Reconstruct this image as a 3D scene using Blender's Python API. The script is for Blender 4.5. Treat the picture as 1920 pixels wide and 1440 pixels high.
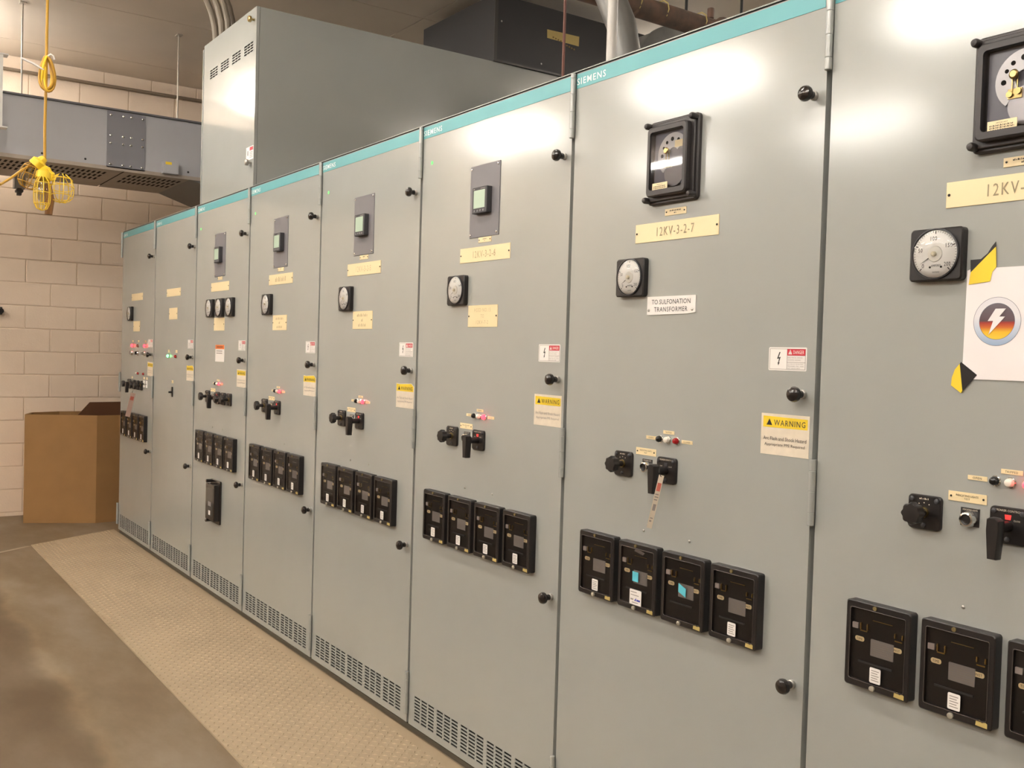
import bpy, bmesh, math, random
from mathutils import Vector, Matrix
random.seed(7)
for o in list(bpy.data.objects): bpy.data.objects.remove(o, do_unlink=True)
S = bpy.context.scene
COL = S.collection
DZ = 0.03                      # floor lies 3 cm below the door bottoms

# ------------------------------------------------------------------ camera
CP = Vector((7.80902974, -1.81218438, 1.40543206))      # measured from door-bottom level
YAW, PIT, ROL, FPX = -0.96292042, -0.02899458, 0.02965324, 1840.2276
_f = Vector((math.sin(YAW)*math.cos(PIT), math.cos(YAW)*math.cos(PIT), math.sin(PIT)))
_r0 = Vector((math.cos(YAW), -math.sin(YAW), 0)); _u0 = _r0.cross(_f)
_r = _r0*math.cos(ROL) + _u0*math.sin(ROL); _u = -_r0*math.sin(ROL) + _u0*math.cos(ROL)
cd = bpy.data.cameras.new('camera'); cam = bpy.data.objects.new('camera', cd); COL.objects.link(cam)
cd.sensor_fit = 'HORIZONTAL'; cd.sensor_width = 36; cd.lens = 36*FPX/1920; cd.clip_start = 0.05; cd.clip_end = 100
m = Matrix((_r, _u, -_f)).transposed().to_4x4(); m.translation = CP + Vector((0, 0, DZ)); cam.matrix_world = m
S.camera = cam
def ray(u, v): return _r*((u-960)/FPX) - _u*((v-720)/FPX) + _f
def py(u, v, y): d = ray(u, v); return CP + d*((y-CP.y)/d.y)
def px(u, v, x): d = ray(u, v); return CP + d*((x-CP.x)/d.x)

# ------------------------------------------------------------------ world, exposure
w = bpy.data.worlds.new('world'); S.world = w; w.use_nodes = True
w.node_tree.nodes['Background'].inputs[0].default_value = (1, .9, .78, 1)
w.node_tree.nodes['Background'].inputs[1].default_value = 0.02
vs = S.view_settings; vs.view_transform = 'Standard'; vs.look = 'None'; vs.gamma = 1; vs.use_curve_mapping = False
vs.exposure = 1.50
LAMP = 22.0                    # luminance of the fluorescent tubes
LAMP_COL = (1.0, 0.952, 0.885)

# ------------------------------------------------------------------ materials
MATS = {}
def mat(name, col, rough=.5, metal=0., spec=.5, var=0., scale=8., bump=0., bscale=200., emit=None, col2=None, coat=0.):
    if name in MATS: return MATS[name]
    m = bpy.data.materials.new(name); m.use_nodes = True; nt = m.node_tree; b = nt.nodes['Principled BSDF']
    b.inputs['Roughness'].default_value = rough; b.inputs['Metallic'].default_value = metal
    b.inputs['Specular IOR Level'].default_value = spec; b.inputs['Base Color'].default_value = (*col, 1)
    b.inputs['Coat Weight'].default_value = coat
    if var > 0 or bump > 0:
        tc = nt.nodes.new('ShaderNodeTexCoord')
    if var > 0:
        n = nt.nodes.new('ShaderNodeTexNoise'); n.inputs['Scale'].default_value = scale; n.inputs['Detail'].default_value = 6
        nt.links.new(tc.outputs['Object'], n.inputs['Vector'])
        r = nt.nodes.new('ShaderNodeValToRGB'); c2 = col2 or tuple(c*(1-var) for c in col)
        r.color_ramp.elements[0].position = .3; r.color_ramp.elements[1].position = .7
        r.color_ramp.elements[0].color = (*c2, 1); r.color_ramp.elements[1].color = (*col, 1)
        nt.links.new(n.outputs['Fac'], r.inputs['Fac']); nt.links.new(r.outputs['Color'], b.inputs['Base Color'])
    if bump > 0:
        n2 = nt.nodes.new('ShaderNodeTexNoise'); n2.inputs['Scale'].default_value = bscale
        nt.links.new(tc.outputs['Object'], n2.inputs['Vector'])
        bp = nt.nodes.new('ShaderNodeBump'); bp.inputs['Strength'].default_value = bump; bp.inputs['Distance'].default_value = .002
        nt.links.new(n2.outputs['Fac'], bp.inputs['Height']); nt.links.new(bp.outputs['Normal'], b.inputs['Normal'])
    if emit:
        b.inputs['Emission Color'].default_value = (*emit[:3], 1); b.inputs['Emission Strength'].default_value = emit[3]
    MATS[name] = m; return m
def glassmat(name, tint=(1, 1, 1), ior=1.45, const=None):
    m = bpy.data.materials.new(name); m.use_nodes = True; nt = m.node_tree
    nt.nodes.remove(nt.nodes['Principled BSDF'])
    tr = nt.nodes.new('ShaderNodeBsdfTransparent'); tr.inputs[0].default_value = (*tint, 1)
    gl = nt.nodes.new('ShaderNodeBsdfGlossy'); gl.inputs['Roughness'].default_value = .03
    fr = nt.nodes.new('ShaderNodeFresnel'); fr.inputs[0].default_value = ior
    mx = nt.nodes.new('ShaderNodeMixShader')
    if const is None: nt.links.new(fr.outputs[0], mx.inputs[0])
    else: mx.inputs[0].default_value = const
    nt.links.new(tr.outputs[0], mx.inputs[1]); nt.links.new(gl.outputs[0], mx.inputs[2])
    nt.links.new(mx.outputs[0], nt.nodes['Material Output'].inputs[0]); MATS[name] = m; return m
GREY = mat('grey_enamel', (.338, .350, .334), .155, spec=.8, var=.05, scale=3)
GREYD = mat('grey_seam_shade', (.115, .11, .10), .5)  # body grey darkened to put the shade of the door gaps into the colour
TEAL = mat('teal_band', (.105, .355, .385), .42)
BLACK = mat('black_plastic', (.012, .010, .010), .38)
BLACKG = mat('black_gloss', (.016, .012, .011), .16, coat=.3)
BAKE = mat('bakelite', (.030, .026, .026), .42)
DARK = mat('dark_void', (.006, .005, .005), .9)
INK = mat('ink', (.02, .018, .016), .7)
INKG = mat('engraved_grey', (.30, .25, .15), .7)
INKM = mat('faint_print', (.30, .27, .25), .7)
IVORY = mat('ivory_laminate', (.80, .66, .40), .35)
WHITE = mat('white_label', (.80, .77, .74), .4)
PAPER = mat('white_paper', (.82, .78, .78), .8)
OLDW = mat('aged_white_label', (.72, .64, .52), .45, var=.10, scale=40)
RED = mat('red_print', (.55, .02, .04), .4)
ORANGE = mat('orange_print', (.75, .18, .03), .4)
YEL = mat('yellow_print', (.80, .58, .03), .45)
YELP = mat('yellow_plastic', (.88, .60, .03), .4)
CORD = mat('ochre_cord', (.50, .27, .02), .5)
CHROME = mat('chrome', (.75, .74, .72), .12, metal=1)
STEEL = mat('zinc_steel', (.42, .40, .37), .35, metal=.8)
BRASS = mat('brass', (.42, .31, .13), .3, metal=1)
ALU = mat('aluminium_plate', (.30, .28, .28), .45, metal=.3)
PANEL = mat('slate_panel', (.165, .16, .175), .45)
METERG = mat('meter_housing', (.045, .045, .05), .5)
LCD = mat('lcd_glass', (.36, .46, .36), .25, emit=(.45, .62, .48, .05))
DIAL = mat('dial_face', (.88, .86, .82), .35)
GLASS = glassmat('clear_glass'); SMOKE = glassmat('relay_glass', (.95, .93, .90), 1.30)
LENSK = mat('lens_black', (.01, .01, .01), .15); LENSW = mat('lens_white', (.85, .80, .70), .25)
LENSR = mat('lens_red', (.30, .004, .006), .15); LENSD = mat('lens_dull', (.20, .05, .04), .3)
LITR = mat('lens_red_lit', (.8, .03, .05), .3, emit=(1, .02, .03, 3.2)); LITG = mat('lens_green_lit', (.05, .5, .1), .3, emit=(.1, 1, .2, 2.5))
GRN = mat('green_dot', (.10, .85, .15), .4, emit=(.1, 1, .15, .25))
CYAN = mat('blue_note', (.10, .50, .62), .6)
BLUE = mat('blue_print', (.03, .04, .35), .5)
BLOCK = mat('cream_block_paint', (.86, .71, .56), .55, var=.05, scale=4, bump=.35, bscale=90)
MORTAR = mat('mortar', (.76, .62, .48), .8)
CEIL = mat('ceiling_board', (.76, .67, .56), .85, var=.08, scale=2)
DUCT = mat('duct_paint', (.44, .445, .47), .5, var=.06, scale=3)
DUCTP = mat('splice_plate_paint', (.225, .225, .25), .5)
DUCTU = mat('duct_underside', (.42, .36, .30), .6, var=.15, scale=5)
CARD = mat('cardboard', (.34, .185, .065), .8, var=.12, scale=6); CARDI = mat('cardboard_inside', (.12, .05, .02), .9)
BOXB = mat('charcoal_paint', (.030, .028, .029), .55)
TAPE = mat('masking_tape', (.50, .38, .13), .6)
RUST = mat('rusty_pipe', (.19, .105, .070), .8, var=.5, scale=14, col2=(.085, .065, .052))
GALV = mat('galvanised', (.17, .168, .158), .45, metal=.3, var=.25, scale=10)
CONDW = mat('pale_conduit', (.50, .48, .45), .4, var=.1, scale=30)
REDC = mat('red_oxide', (.13, .045, .03), .6)
CONDG = mat('grey_conduit', (.24, .20, .15), .5, var=.15, scale=12)
WBULB = glassmat('jar_glass', (.80, .78, .70), const=.12)
HOUSE = mat('white_housing', (.75, .73, .70), .4)
TUBES = [mat('fluorescent_tube_%d' % k, (.9, .9, .9), .4, emit=(*LAMP_COL, LAMP*q)) for k, q in enumerate((1.2, 1.75, 1.4, .8))]
ROOMW = mat('dimmed_wall_paint', (.28, .225, .165), .7)  # unseen walls, colour darkened so the relay glass reflects less light

# floor: worn brown-grey concrete
FLOOR = bpy.data.materials.new('worn_concrete'); FLOOR.use_nodes = True
nt = FLOOR.node_tree; b = nt.nodes['Principled BSDF']; b.inputs['Roughness'].default_value = .5
tc = nt.nodes.new('ShaderNodeTexCoord'); mp = nt.nodes.new('ShaderNodeMapping'); mp.inputs['Scale'].default_value = (1.0, 2.2, 1)
mp.inputs['Rotation'].default_value = (0, 0, .5)
nt.links.new(tc.outputs['Object'], mp.inputs['Vector'])
n1 = nt.nodes.new('ShaderNodeTexNoise'); n1.inputs['Scale'].default_value = 1.1; n1.inputs['Detail'].default_value = 8; n1.inputs['Roughness'].default_value = .62
nt.links.new(mp.outputs['Vector'], n1.inputs['Vector'])
cr = nt.nodes.new('ShaderNodeValToRGB'); e = cr.color_ramp.elements
e[0].position = .36; e[0].color = (.200, .132, .066, 1); e[1].position = .66; e[1].color = (.350, .272, .185, 1)
k = e.new(.5); k.color = (.265, .190, .108, 1)
nt.links.new(n1.outputs['Fac'], cr.inputs['Fac'])
sx = nt.nodes.new('ShaderNodeSeparateXYZ'); nt.links.new(tc.outputs['Object'], sx.inputs[0])
mr = nt.nodes.new('ShaderNodeMapRange'); mr.inputs[1].default_value = -1.15; mr.inputs[2].default_value = -0.85
nt.links.new(sx.outputs['Y'], mr.inputs[0])
n3 = nt.nodes.new('ShaderNodeTexNoise'); n3.inputs['Scale'].default_value = 2.5; n3.inputs['Detail'].default_value = 5
nt.links.new(tc.outputs['Object'], n3.inputs['Vector'])
ad = nt.nodes.new('ShaderNodeMath'); ad.operation = 'MULTIPLY_ADD'; ad.inputs[1].default_value = .2
nt.links.new(n3.outputs['Fac'], ad.inputs[0]); nt.links.new(sx.outputs['Y'], ad.inputs[2]); nt.links.new(ad.outputs[0], mr.inputs[0])
mr.inputs[1].default_value = -.98; mr.inputs[2].default_value = -.79
r2 = nt.nodes.new('ShaderNodeValToRGB'); e2 = r2.color_ramp.elements     # worn walkway edge between brown and grey concrete
e2[0].position = 0; e2[0].color = (.46, .44, .42, 1); e2[1].position = 1; e2[1].color = (.66, .67, .70, 1)
k = e2.new(.45); k.color = (.78, .79, .81, 1); k = e2.new(.2); k.color = (.52, .52, .52, 1); k = e2.new(.7); k.color = (.68, .70, .73, 1)
nt.links.new(mr.outputs[0], r2.inputs['Fac'])
mx = nt.nodes.new('ShaderNodeMix'); mx.data_type = 'RGBA'; mx.blend_type = 'MULTIPLY'; mx.inputs[0].default_value = 1
nt.links.new(cr.outputs[0], mx.inputs[6]); nt.links.new(r2.outputs[0], mx.inputs[7]); nt.links.new(mx.outputs[2], b.inputs['Base Color'])
MATF = mat('tan_rubber', (.39, .305, .20), .6, var=.12, scale=3)

# ------------------------------------------------------------------ mesh helpers
class MB:
    def __init__(s): s.v = []; s.f = []
    def add(s, vs, fs):
        n = len(s.v); s.v += [tuple(q) for q in vs]; s.f += [tuple(i+n for i in q) for q in fs]; return s
    def box(s, x0, x1, y0, y1, z0, z1):
        return s.add([(x, y, z) for z in (z0, z1) for y in (y0, y1) for x in (x0, x1)],
                     [(0, 2, 3, 1), (4, 5, 7, 6), (0, 1, 5, 4), (2, 6, 7, 3), (0, 4, 6, 2), (1, 3, 7, 5)])
    def rings(s, rings, c0=True, c1=True):
        n = len(rings[0]); vs = [p for r in rings for p in r]; fs = []
        for k in range(len(rings)-1):
            for i in range(n):
                j = (i+1) % n; fs.append((k*n+i, k*n+j, (k+1)*n+j, (k+1)*n+i))
        if c0: fs.append(tuple(range(n)))
        if c1: fs.append(tuple(range((len(rings)-1)*n, len(rings)*n)))
        return s.add(vs, fs)
    def prism(s, poly, y0, y1):      # polygon in x,z extruded along y
        return s.rings([[(x, y0, z) for x, z in poly], [(x, y1, z) for x, z in poly]])
    def plate(s, x0, x1, z0, z1, y0, d, r=.0, ch=.0, n=4):   # rounded plate on plane y0, proud by d towards -y
        R = [[(x, y0, z) for x, z in rrect(x0, x1, z0, z1, r, n)], [(x, y0-(d-ch), z) for x, z in rrect(x0, x1, z0, z1, r, n)]]
        if ch > 0: R.append([(x, y0-d, z) for x, z in rrect(x0+ch, x1-ch, z0+ch, z1-ch, max(r-ch, .0002), n)])
        return s.rings(R)
    def lathe(s, prof, c=(0, 0, 0), axis='y', n=20, lob=0, la=0., caps=True):
        R = []
        for r, t in prof:
            ring = []
            for i in range(n):
                a = 2*math.pi*i/n; rr = r*(1+la*math.cos(lob*a)) if lob else r
                p, q = rr*math.cos(a), rr*math.sin(a)
                o = {'y': (p, t, q), 'z': (p, q, t), 'x': (t, p, q)}[axis]
                ring.append((c[0]+o[0], c[1]+o[1], c[2]+o[2]))
            R.append(ring)
        return s.rings(R, caps, caps)
    def tube(s, pts, r, n=8, closed=False, caps=True):
        P = [Vector(p) for p in pts]; m_ = len(P); R = []; up = None
        for i in range(m_):
            a = P[i-1] if (i > 0 or closed) else P[i]; b_ = P[(i+1) % m_] if (i < m_-1 or closed) else P[i]
            t = (b_-a).normalized()
            if up is None:
                up = Vector((0, 0, 1)) if abs(t.z) < .9 else Vector((1, 0, 0))
            up = (up-t*up.dot(t)).normalized(); sd = t.cross(up)
            rr = r[i] if isinstance(r, (list, tuple)) else r
            R.append([P[i]+up*(rr*math.cos(2*math.pi*k/n))+sd*(rr*math.sin(2*math.pi*k/n)) for k in range(n)])
        if closed: R.append(R[0]); caps = False
        return s.rings(R, caps, caps)
    def mesh(s, name, ang=35):
        me = bpy.data.meshes.new(name); me.from_pydata(s.v, [], s.f)
        bm = bmesh.new(); bm.from_mesh(me); bmesh.ops.remove_doubles(bm, verts=bm.verts, dist=1e-6)
        bmesh.ops.recalc_face_normals(bm, faces=bm.faces); bm.to_mesh(me); bm.free()
        me.polygons.foreach_set('use_smooth', [True]*len(me.polygons)); me.set_sharp_from_angle(angle=math.radians(ang))
        return me
def rrect(x0, x1, z0, z1, r, n=4):
    if r <= 0: return [(x0, z0), (x1, z0), (x1, z1), (x0, z1)]
    out = []
    for cx, cz, a0 in ((x0+r, z0+r, 180), (x1-r, z0+r, 270), (x1-r, z1-r, 0), (x0+r, z1-r, 90)):
        for k in range(n+1):
            a = math.radians(a0+90*k/n); out.append((cx+r*math.cos(a), cz+r*math.sin(a)))
    return out
def obj(name, me, material, parent=None, loc=(0, 0, 0), rot=None):
    if isinstance(me, MB): me = me.mesh(name)
    if material and not me.materials: me.materials.append(material)
    o = bpy.data.objects.new(name, me); COL.objects.link(o); o.location = loc
    if rot: o.rotation_euler = rot
    if parent: o.parent = parent
    if material and me.materials[0] != material:
        o.material_slots[0].link = 'OBJECT'; o.material_slots[0].material = material
    return o
CACHE = {}
def cached(key, fn):
    if key not in CACHE: CACHE[key] = fn()
    return CACHE[key]
def part(name, key, fn, material, parent, loc=(0, 0, 0), rot=None):
    def mk():
        b = MB(); fn(b); me = b.mesh(key)
        if material in (GLASS, SMOKE):                  # panes face the room
            bm = bmesh.new(); bm.from_mesh(me)
            bmesh.ops.reverse_faces(bm, faces=[f for f in bm.faces if f.normal.y > 0]); bm.to_mesh(me); bm.free()
        return me
    return obj(name, cached(key, mk), material, parent, loc, rot)
def thing(name, loc, label, cat, group=None, kind=None):
    o = bpy.data.objects.new(name, None); COL.objects.link(o); o.location = loc; o.empty_display_size = .1
    return tag(o, label, cat, group, kind)
def tag(o, label=None, cat=None, group=None, kind=None):
    if label: o['label'] = label
    if cat: o['category'] = cat
    if group: o['group'] = group
    if kind: o['kind'] = kind
    return o
def textmesh(s, h, wid=None, bold=False):
    """flat lettering facing -y, centred; h = line height, wid = width it is squeezed to"""
    key = ('T', s, round(h, 5), wid)
    def mk():
        cu = bpy.data.curves.new('lettering', 'FONT'); cu.body = s; cu.align_x = 'CENTER'; cu.align_y = 'CENTER'; cu.resolution_u = 2; cu.space_character = 1.2 if len(s) < 12 else 1.0
        if bold: cu.offset = .008
        ob = bpy.data.objects.new('lettering', cu); COL.objects.link(ob)
        dg = bpy.context.evaluated_depsgraph_get(); me = bpy.data.meshes.new_from_object(ob.evaluated_get(dg))
        bpy.data.objects.remove(ob); bpy.data.curves.remove(cu)
        xs = [v.co.x for v in me.vertices]; ys = [v.co.y for v in me.vertices]
        W_, H_ = max(xs)-min(xs), max(ys)-min(ys); cx, cy = (max(xs)+min(xs))/2, (max(ys)+min(ys))/2
        sy = h/H_; sxx = (wid/W_) if wid else sy*.92
        for v in me.vertices: v.co = ((v.co.x-cx)*sxx, 0, (v.co.y-cy)*sy)
        return me
    return cached(key, mk)
def text(s, h, wid, material, parent, loc, name='lettering', rot=None, bold=False):
    if s.startswith('~'):                 # print too small to read in the photograph: a row of strokes
        n = len(s); cw = (wid or h*.6*n)/n
        return part('small_print', 'sm%d_%.4f_%.4f' % (n, h, cw), lambda b: [b.box((k-n/2)*cw+cw*.12, (k-n/2)*cw+cw*(.5 if k % 3 else .85), 0, .0002, -h/2, h/2 if k % 2 else h*.2) for k in range(n)], material, parent, loc)
    return obj(name, textmesh(s, h, wid, bold), material, parent, loc, rot)

# ------------------------------------------------------------------ the room
XW, ZC, ZF = -1.09, 3.70, 0.0           # end wall, ceiling (above door bottoms), floor
YB, YN, XE = 4.6, -8.0, 12.0
floor = tag(obj('floor', MB().box(XW-.2, XE, YN, YB, -.12, 0), FLOOR), kind='structure')
a = Vector((.42, -.85, 0)); d = Vector((.15, -.21, 0)).normalized(); nrm = Vector((-d.y, d.x, 0))
jl = MB(); p0 = Vector((-.105, .0, 0)); p1 = Vector((.27, -.64, 0)); p2 = a; p3 = a+d*.9
def strip(mb, A, B, wd, z0, z1):
    t = (B-A).normalized(); q = Vector((-t.y, t.x, 0))*wd/2
    pts = [A+q, A-q, B-q, B+q]
    mb.rings([[(p.x, p.y, z0) for p in pts], [(p.x, p.y, z1) for p in pts]])
strip(jl, p1+(p1-p2).normalized()*-.02, p3, .03, 0, .0012)
obj('joint_strip', jl, mat('joint_filler', (.36, .29, .21), .7), floor)
tag(obj('ceiling', MB().box(XW-.2, XE, YN, YB, DZ+ZC+.012, DZ+ZC+.1), mat('ceiling_joint', (.28, .23, .18), .9)), kind='structure')
ceil_o = bpy.data.objects['ceiling']
pm = MB().box(.003, 1.217, .003, 2.437, 0, .02).mesh('ceiling_panel')
for ix in range(-1, 8):
    for iy in range(-3, 2):
        x = .61+1.22*ix-.0; y = 1.52-2.44+2.44*iy
        if x+1.2 < XW or x+1.22 > XE or y < YN or y+2.44 > YB: continue
        obj('ceiling_panel', pm, CEIL, ceil_o, (x, y, DZ+ZC))
pm2 = MB().box(.003, .477, .003, 2.437, 0, .02).mesh('ceiling_panel')
for iy in range(-2, 2):
    if 1.52-2.44+2.44*iy+2.44 < YB: obj('ceiling_panel', pm2, CEIL, ceil_o, (XW, 1.52-2.44+2.44*iy, DZ+ZC))
# end wall of painted blocks
wl = tag(obj('wall_left', MB().box(XW-.2, XW-.006, YN, YB, 0, DZ+ZC+.1), MORTAR), kind='structure')
bw, bh, jn = .389, .1885, .008
def block(b): b.rings([[(-.01, y, z) for y, z in rrect(0, bw-jn, 0, bh-jn, .003, 2)], [(.004, y, z) for y, z in rrect(0, bw-jn, 0, bh-jn, .003, 2)],
                       [(.006, y, z) for y, z in rrect(.002, bw-jn-.002, .002, bh-jn-.002, .003, 2)]])
zt = 2.266+DZ
for k in range(-8, 13):
    z = zt-bh*(k+1)
    if z+bh < .01 or z > DZ+ZC+.02: continue
    off = -.306 if k % 2 == 0 else -.495
    for j in range(-5, 6):
        y = off+bw*j
        if z < 0:
            def low(b, h=z+bh): b.rings([[(-.01, yy, zz) for yy, zz in rrect(0, bw-jn, 0, h-jn, .003, 2)], [(.006, yy, zz) for yy, zz in rrect(0, bw-jn, 0, h-jn, .003, 2)]])
            part('block', 'blk_low', low, BLOCK, wl, (XW-.006, y, .0))
        else:
            part('block', 'blk', block, BLOCK, wl, (XW-.006, y, z))
part('wall_field', 'field', lambda b: (b.box(XW-.006, XW, -8, -.495-bw*5-.0, 0, DZ+ZC+.01), b.box(XW-.006, XW, -.306+bw*6, YB, 0, DZ+ZC+.01)), BLOCK, wl)
for nm, bx in (('wall_back', (XW-.2, XE, YB, YB+.15, 0, DZ+ZC+.1)), ('wall_right', (XE, XE+.15, YN, YB, 0, DZ+ZC+.1)), ('wall_front', (XW-.2, XE, YN-.15, YN, 0, DZ+ZC+.1))):
    tag(obj(nm, MB().box(*bx), ROOMW), kind='structure')

# ------------------------------------------------------------------ ceiling lights
def fixture(x, y, TUBE):
    t = thing('ceiling_light', (x, y, DZ+3.58), 'white twin tube fluorescent light hung below the ceiling', 'ceiling light', 'fluorescent lights below the ceiling')
    part('housing', 'fx_h', lambda b: b.rings([[(xx, -.03, .0) for xx in (-.62, .62)]+[(xx, .03, 0) for xx in (.62, -.62)], [(xx, -.022, .045) for xx in (-.62, .62)]+[(xx, .022, .045) for xx in (.62, -.62)]]), HOUSE, t)
    for s in (-1, 1):
        part('tube', 'fx_t', lambda b: b.tube([(-.6, 0, 0), (.6, 0, 0)], .016, 8), TUBE, t, (0, s*.058, -.012))
        part('hanger', 'fx_r', lambda b: b.tube([(0, 0, 0), (0, 0, .07)], .006, 6), STEEL, t, (s*.45, 0, .05))
    for s in (-1, 1): part('end_cap', 'fx_e', lambda b: b.box(-.01, .01, -.075, .075, -.045, .0), HOUSE, t, (s*.61, 0, 0))
for ro, (y, xs) in enumerate(((-1.30, (-.30, 2.4, 4.8, 7.2, 9.6)), (-3.75, (-.2, 2.25, 4.6, 7.0, 9.4)), (-5.8, (-.1, 2.3, 4.7, 7.1, 9.5)), (3.4, (2.2, 4.6, 7.0)))):
    for x in xs: fixture(x, y, TUBES[ro])

# ------------------------------------------------------------------ tan mat with raised treads
mt = thing('floor_mat', (0, 0, 0), 'long tan rubber mat with raised tread on the floor before the cabinets', 'mat')
poly = [(.27, -.64), (8.6, -.64), (8.6, -.004), (-.105, -.004)]
obj('mat_sheet', MB().rings([[(x, y, 0) for x, y in poly], [(x, y, .007) for x, y in poly]]), MATF, mt)
tb = MB(); pit = .026
for i in range(int(8.7/pit)):
    for j in range(int(.62/pit)):
        x, y = -.08+i*pit, -.63+j*pit
        if x > 6.6: continue
        if x < -.105+(-y)*.59+.015: continue
        a = .8 if (i+j) % 2 else -.8; c, s_ = math.cos(a), math.sin(a); L, Wd = .0110, .0042
        q = [(x+c*L, y+s_*L), (x-s_*Wd, y+c*Wd), (x-c*L, y-s_*L), (x+s_*Wd, y-c*Wd)]
        tb.add([(u_, v_, .0069) for u_, v_ in q]+[(x, y, .0105)], [(0, 1, 4), (1, 2, 4), (2, 3, 4), (3, 0, 4)])
me = bpy.data.meshes.new('treads'); me.from_pydata(tb.v, [], tb.f); tag(obj('treads', me, MATF, mt), kind='stuff')

# ------------------------------------------------------------------ switchgear parts
W = .914
XO = [.0145, .013, .0115, .010, .0085, .007, .0055, .004]    # small departures from an even pitch
def door_mesh():
    b = MB(); x0, x1, z1, vz = .005, .9025, 2.2455, .13
    xs = [x0]; hx = []
    for g in range(5):
        for k_ in range(3):
            s_ = .048+.1645*g+.051*k_; xs += [s_, s_+.042]; hx.append(len(xs)-2)
    xs.append(x1); zs = [0.]; hz = []
    for k_ in range(8):
        c = .029+.0122*k_; zs += [c-.0037, c+.0037]; hz.append(len(zs)-2)
    zs.append(vz)
    nx = len(xs); vv = [(x, 0, z) for z in zs for x in xs]; ff = []
    for j in range(len(zs)-1):
        for i in range(nx-1):
            q = (j*nx+i, j*nx+i+1, (j+1)*nx+i+1, (j+1)*nx+i)
            if i in hx and j in hz:
                b.add([(xs[i], 0, zs[j]), (xs[i+1], 0, zs[j]), (xs[i+1], 0, zs[j+1]), (xs[i], 0, zs[j+1])]+[(xs[i], .003, zs[j]), (xs[i+1], .003, zs[j]), (xs[i+1], .003, zs[j+1]), (xs[i], .003, zs[j+1])],
                      [(0, 1, 5, 4), (1, 2, 6, 5), (2, 3, 7, 6), (3, 0, 4, 7)])
            else: ff.append(q)
    b.add(vv, ff)
    b.add([(x0, 0, vz), (x1, 0, vz), (x1, 0, z1), (x0, 0, z1)], [(0, 1, 2, 3)])
    # returns
    for q in (((x0, 0, 0), (x0, .0295, 0), (x0, .0295, z1), (x0, 0, z1)), ((x1, 0, 0), (x1, .0295, 0), (x1, .0295, z1), (x1, 0, z1)),
              ((x0, 0, z1), (x1, 0, z1), (x1, .0295, z1), (x0, .0295, z1)), ((x0, 0, 0), (x1, 0, 0), (x1, .0295, 0), (x0, .0295, 0))):
        b.add(q, [(0, 1, 2, 3)])
    me = bpy.data.meshes.new('door'); me.from_pydata(b.v, [], b.f)
    bm = bmesh.new(); bm.from_mesh(me)
    for f in bm.faces:
        if abs(f.normal.y) > .5 and f.normal.y > 0: f.normal_flip()
    bm.to_mesh(me); bm.free(); return me
def scr(parent, x, z, r=.004, m_=None, y=0.):
    part('screw', 'scr%.4f' % r, lambda b: b.lathe([(r, 0), (r*.9, -r*.4), (r*.4, -r*.7)], n=8), m_ or INK, parent, (x, y, z))
def nameplate(parent, x0, x1, z0, z1, lines, h, name='nameplate', mm=IVORY, ink=INKG, holes=True, d=.002, wid=None, hm=None):
    w_, hh = x1-x0, z1-z0
    o = part(name, 'np%.3f_%.3f_%s' % (w_, hh, mm.name), lambda b: b.plate(0, w_, 0, hh, 0, d, 0, .0005), mm, parent, (x0, 0, z0))
    if holes:
        for xx in (.006, w_-.006): scr(o, xx, hh/2, .0022 if hh < .03 else .003, hm or INK, -d)
    n = len(lines)
    for k_, s_ in enumerate(lines):
        if not s_: continue
        zz = hh/2+((n-1)/2-k_)*h*1.65
        text(s_, h, wid[k_] if wid else None, ink, o, (w_/2, -d-.0004, zz))
    return o
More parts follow.
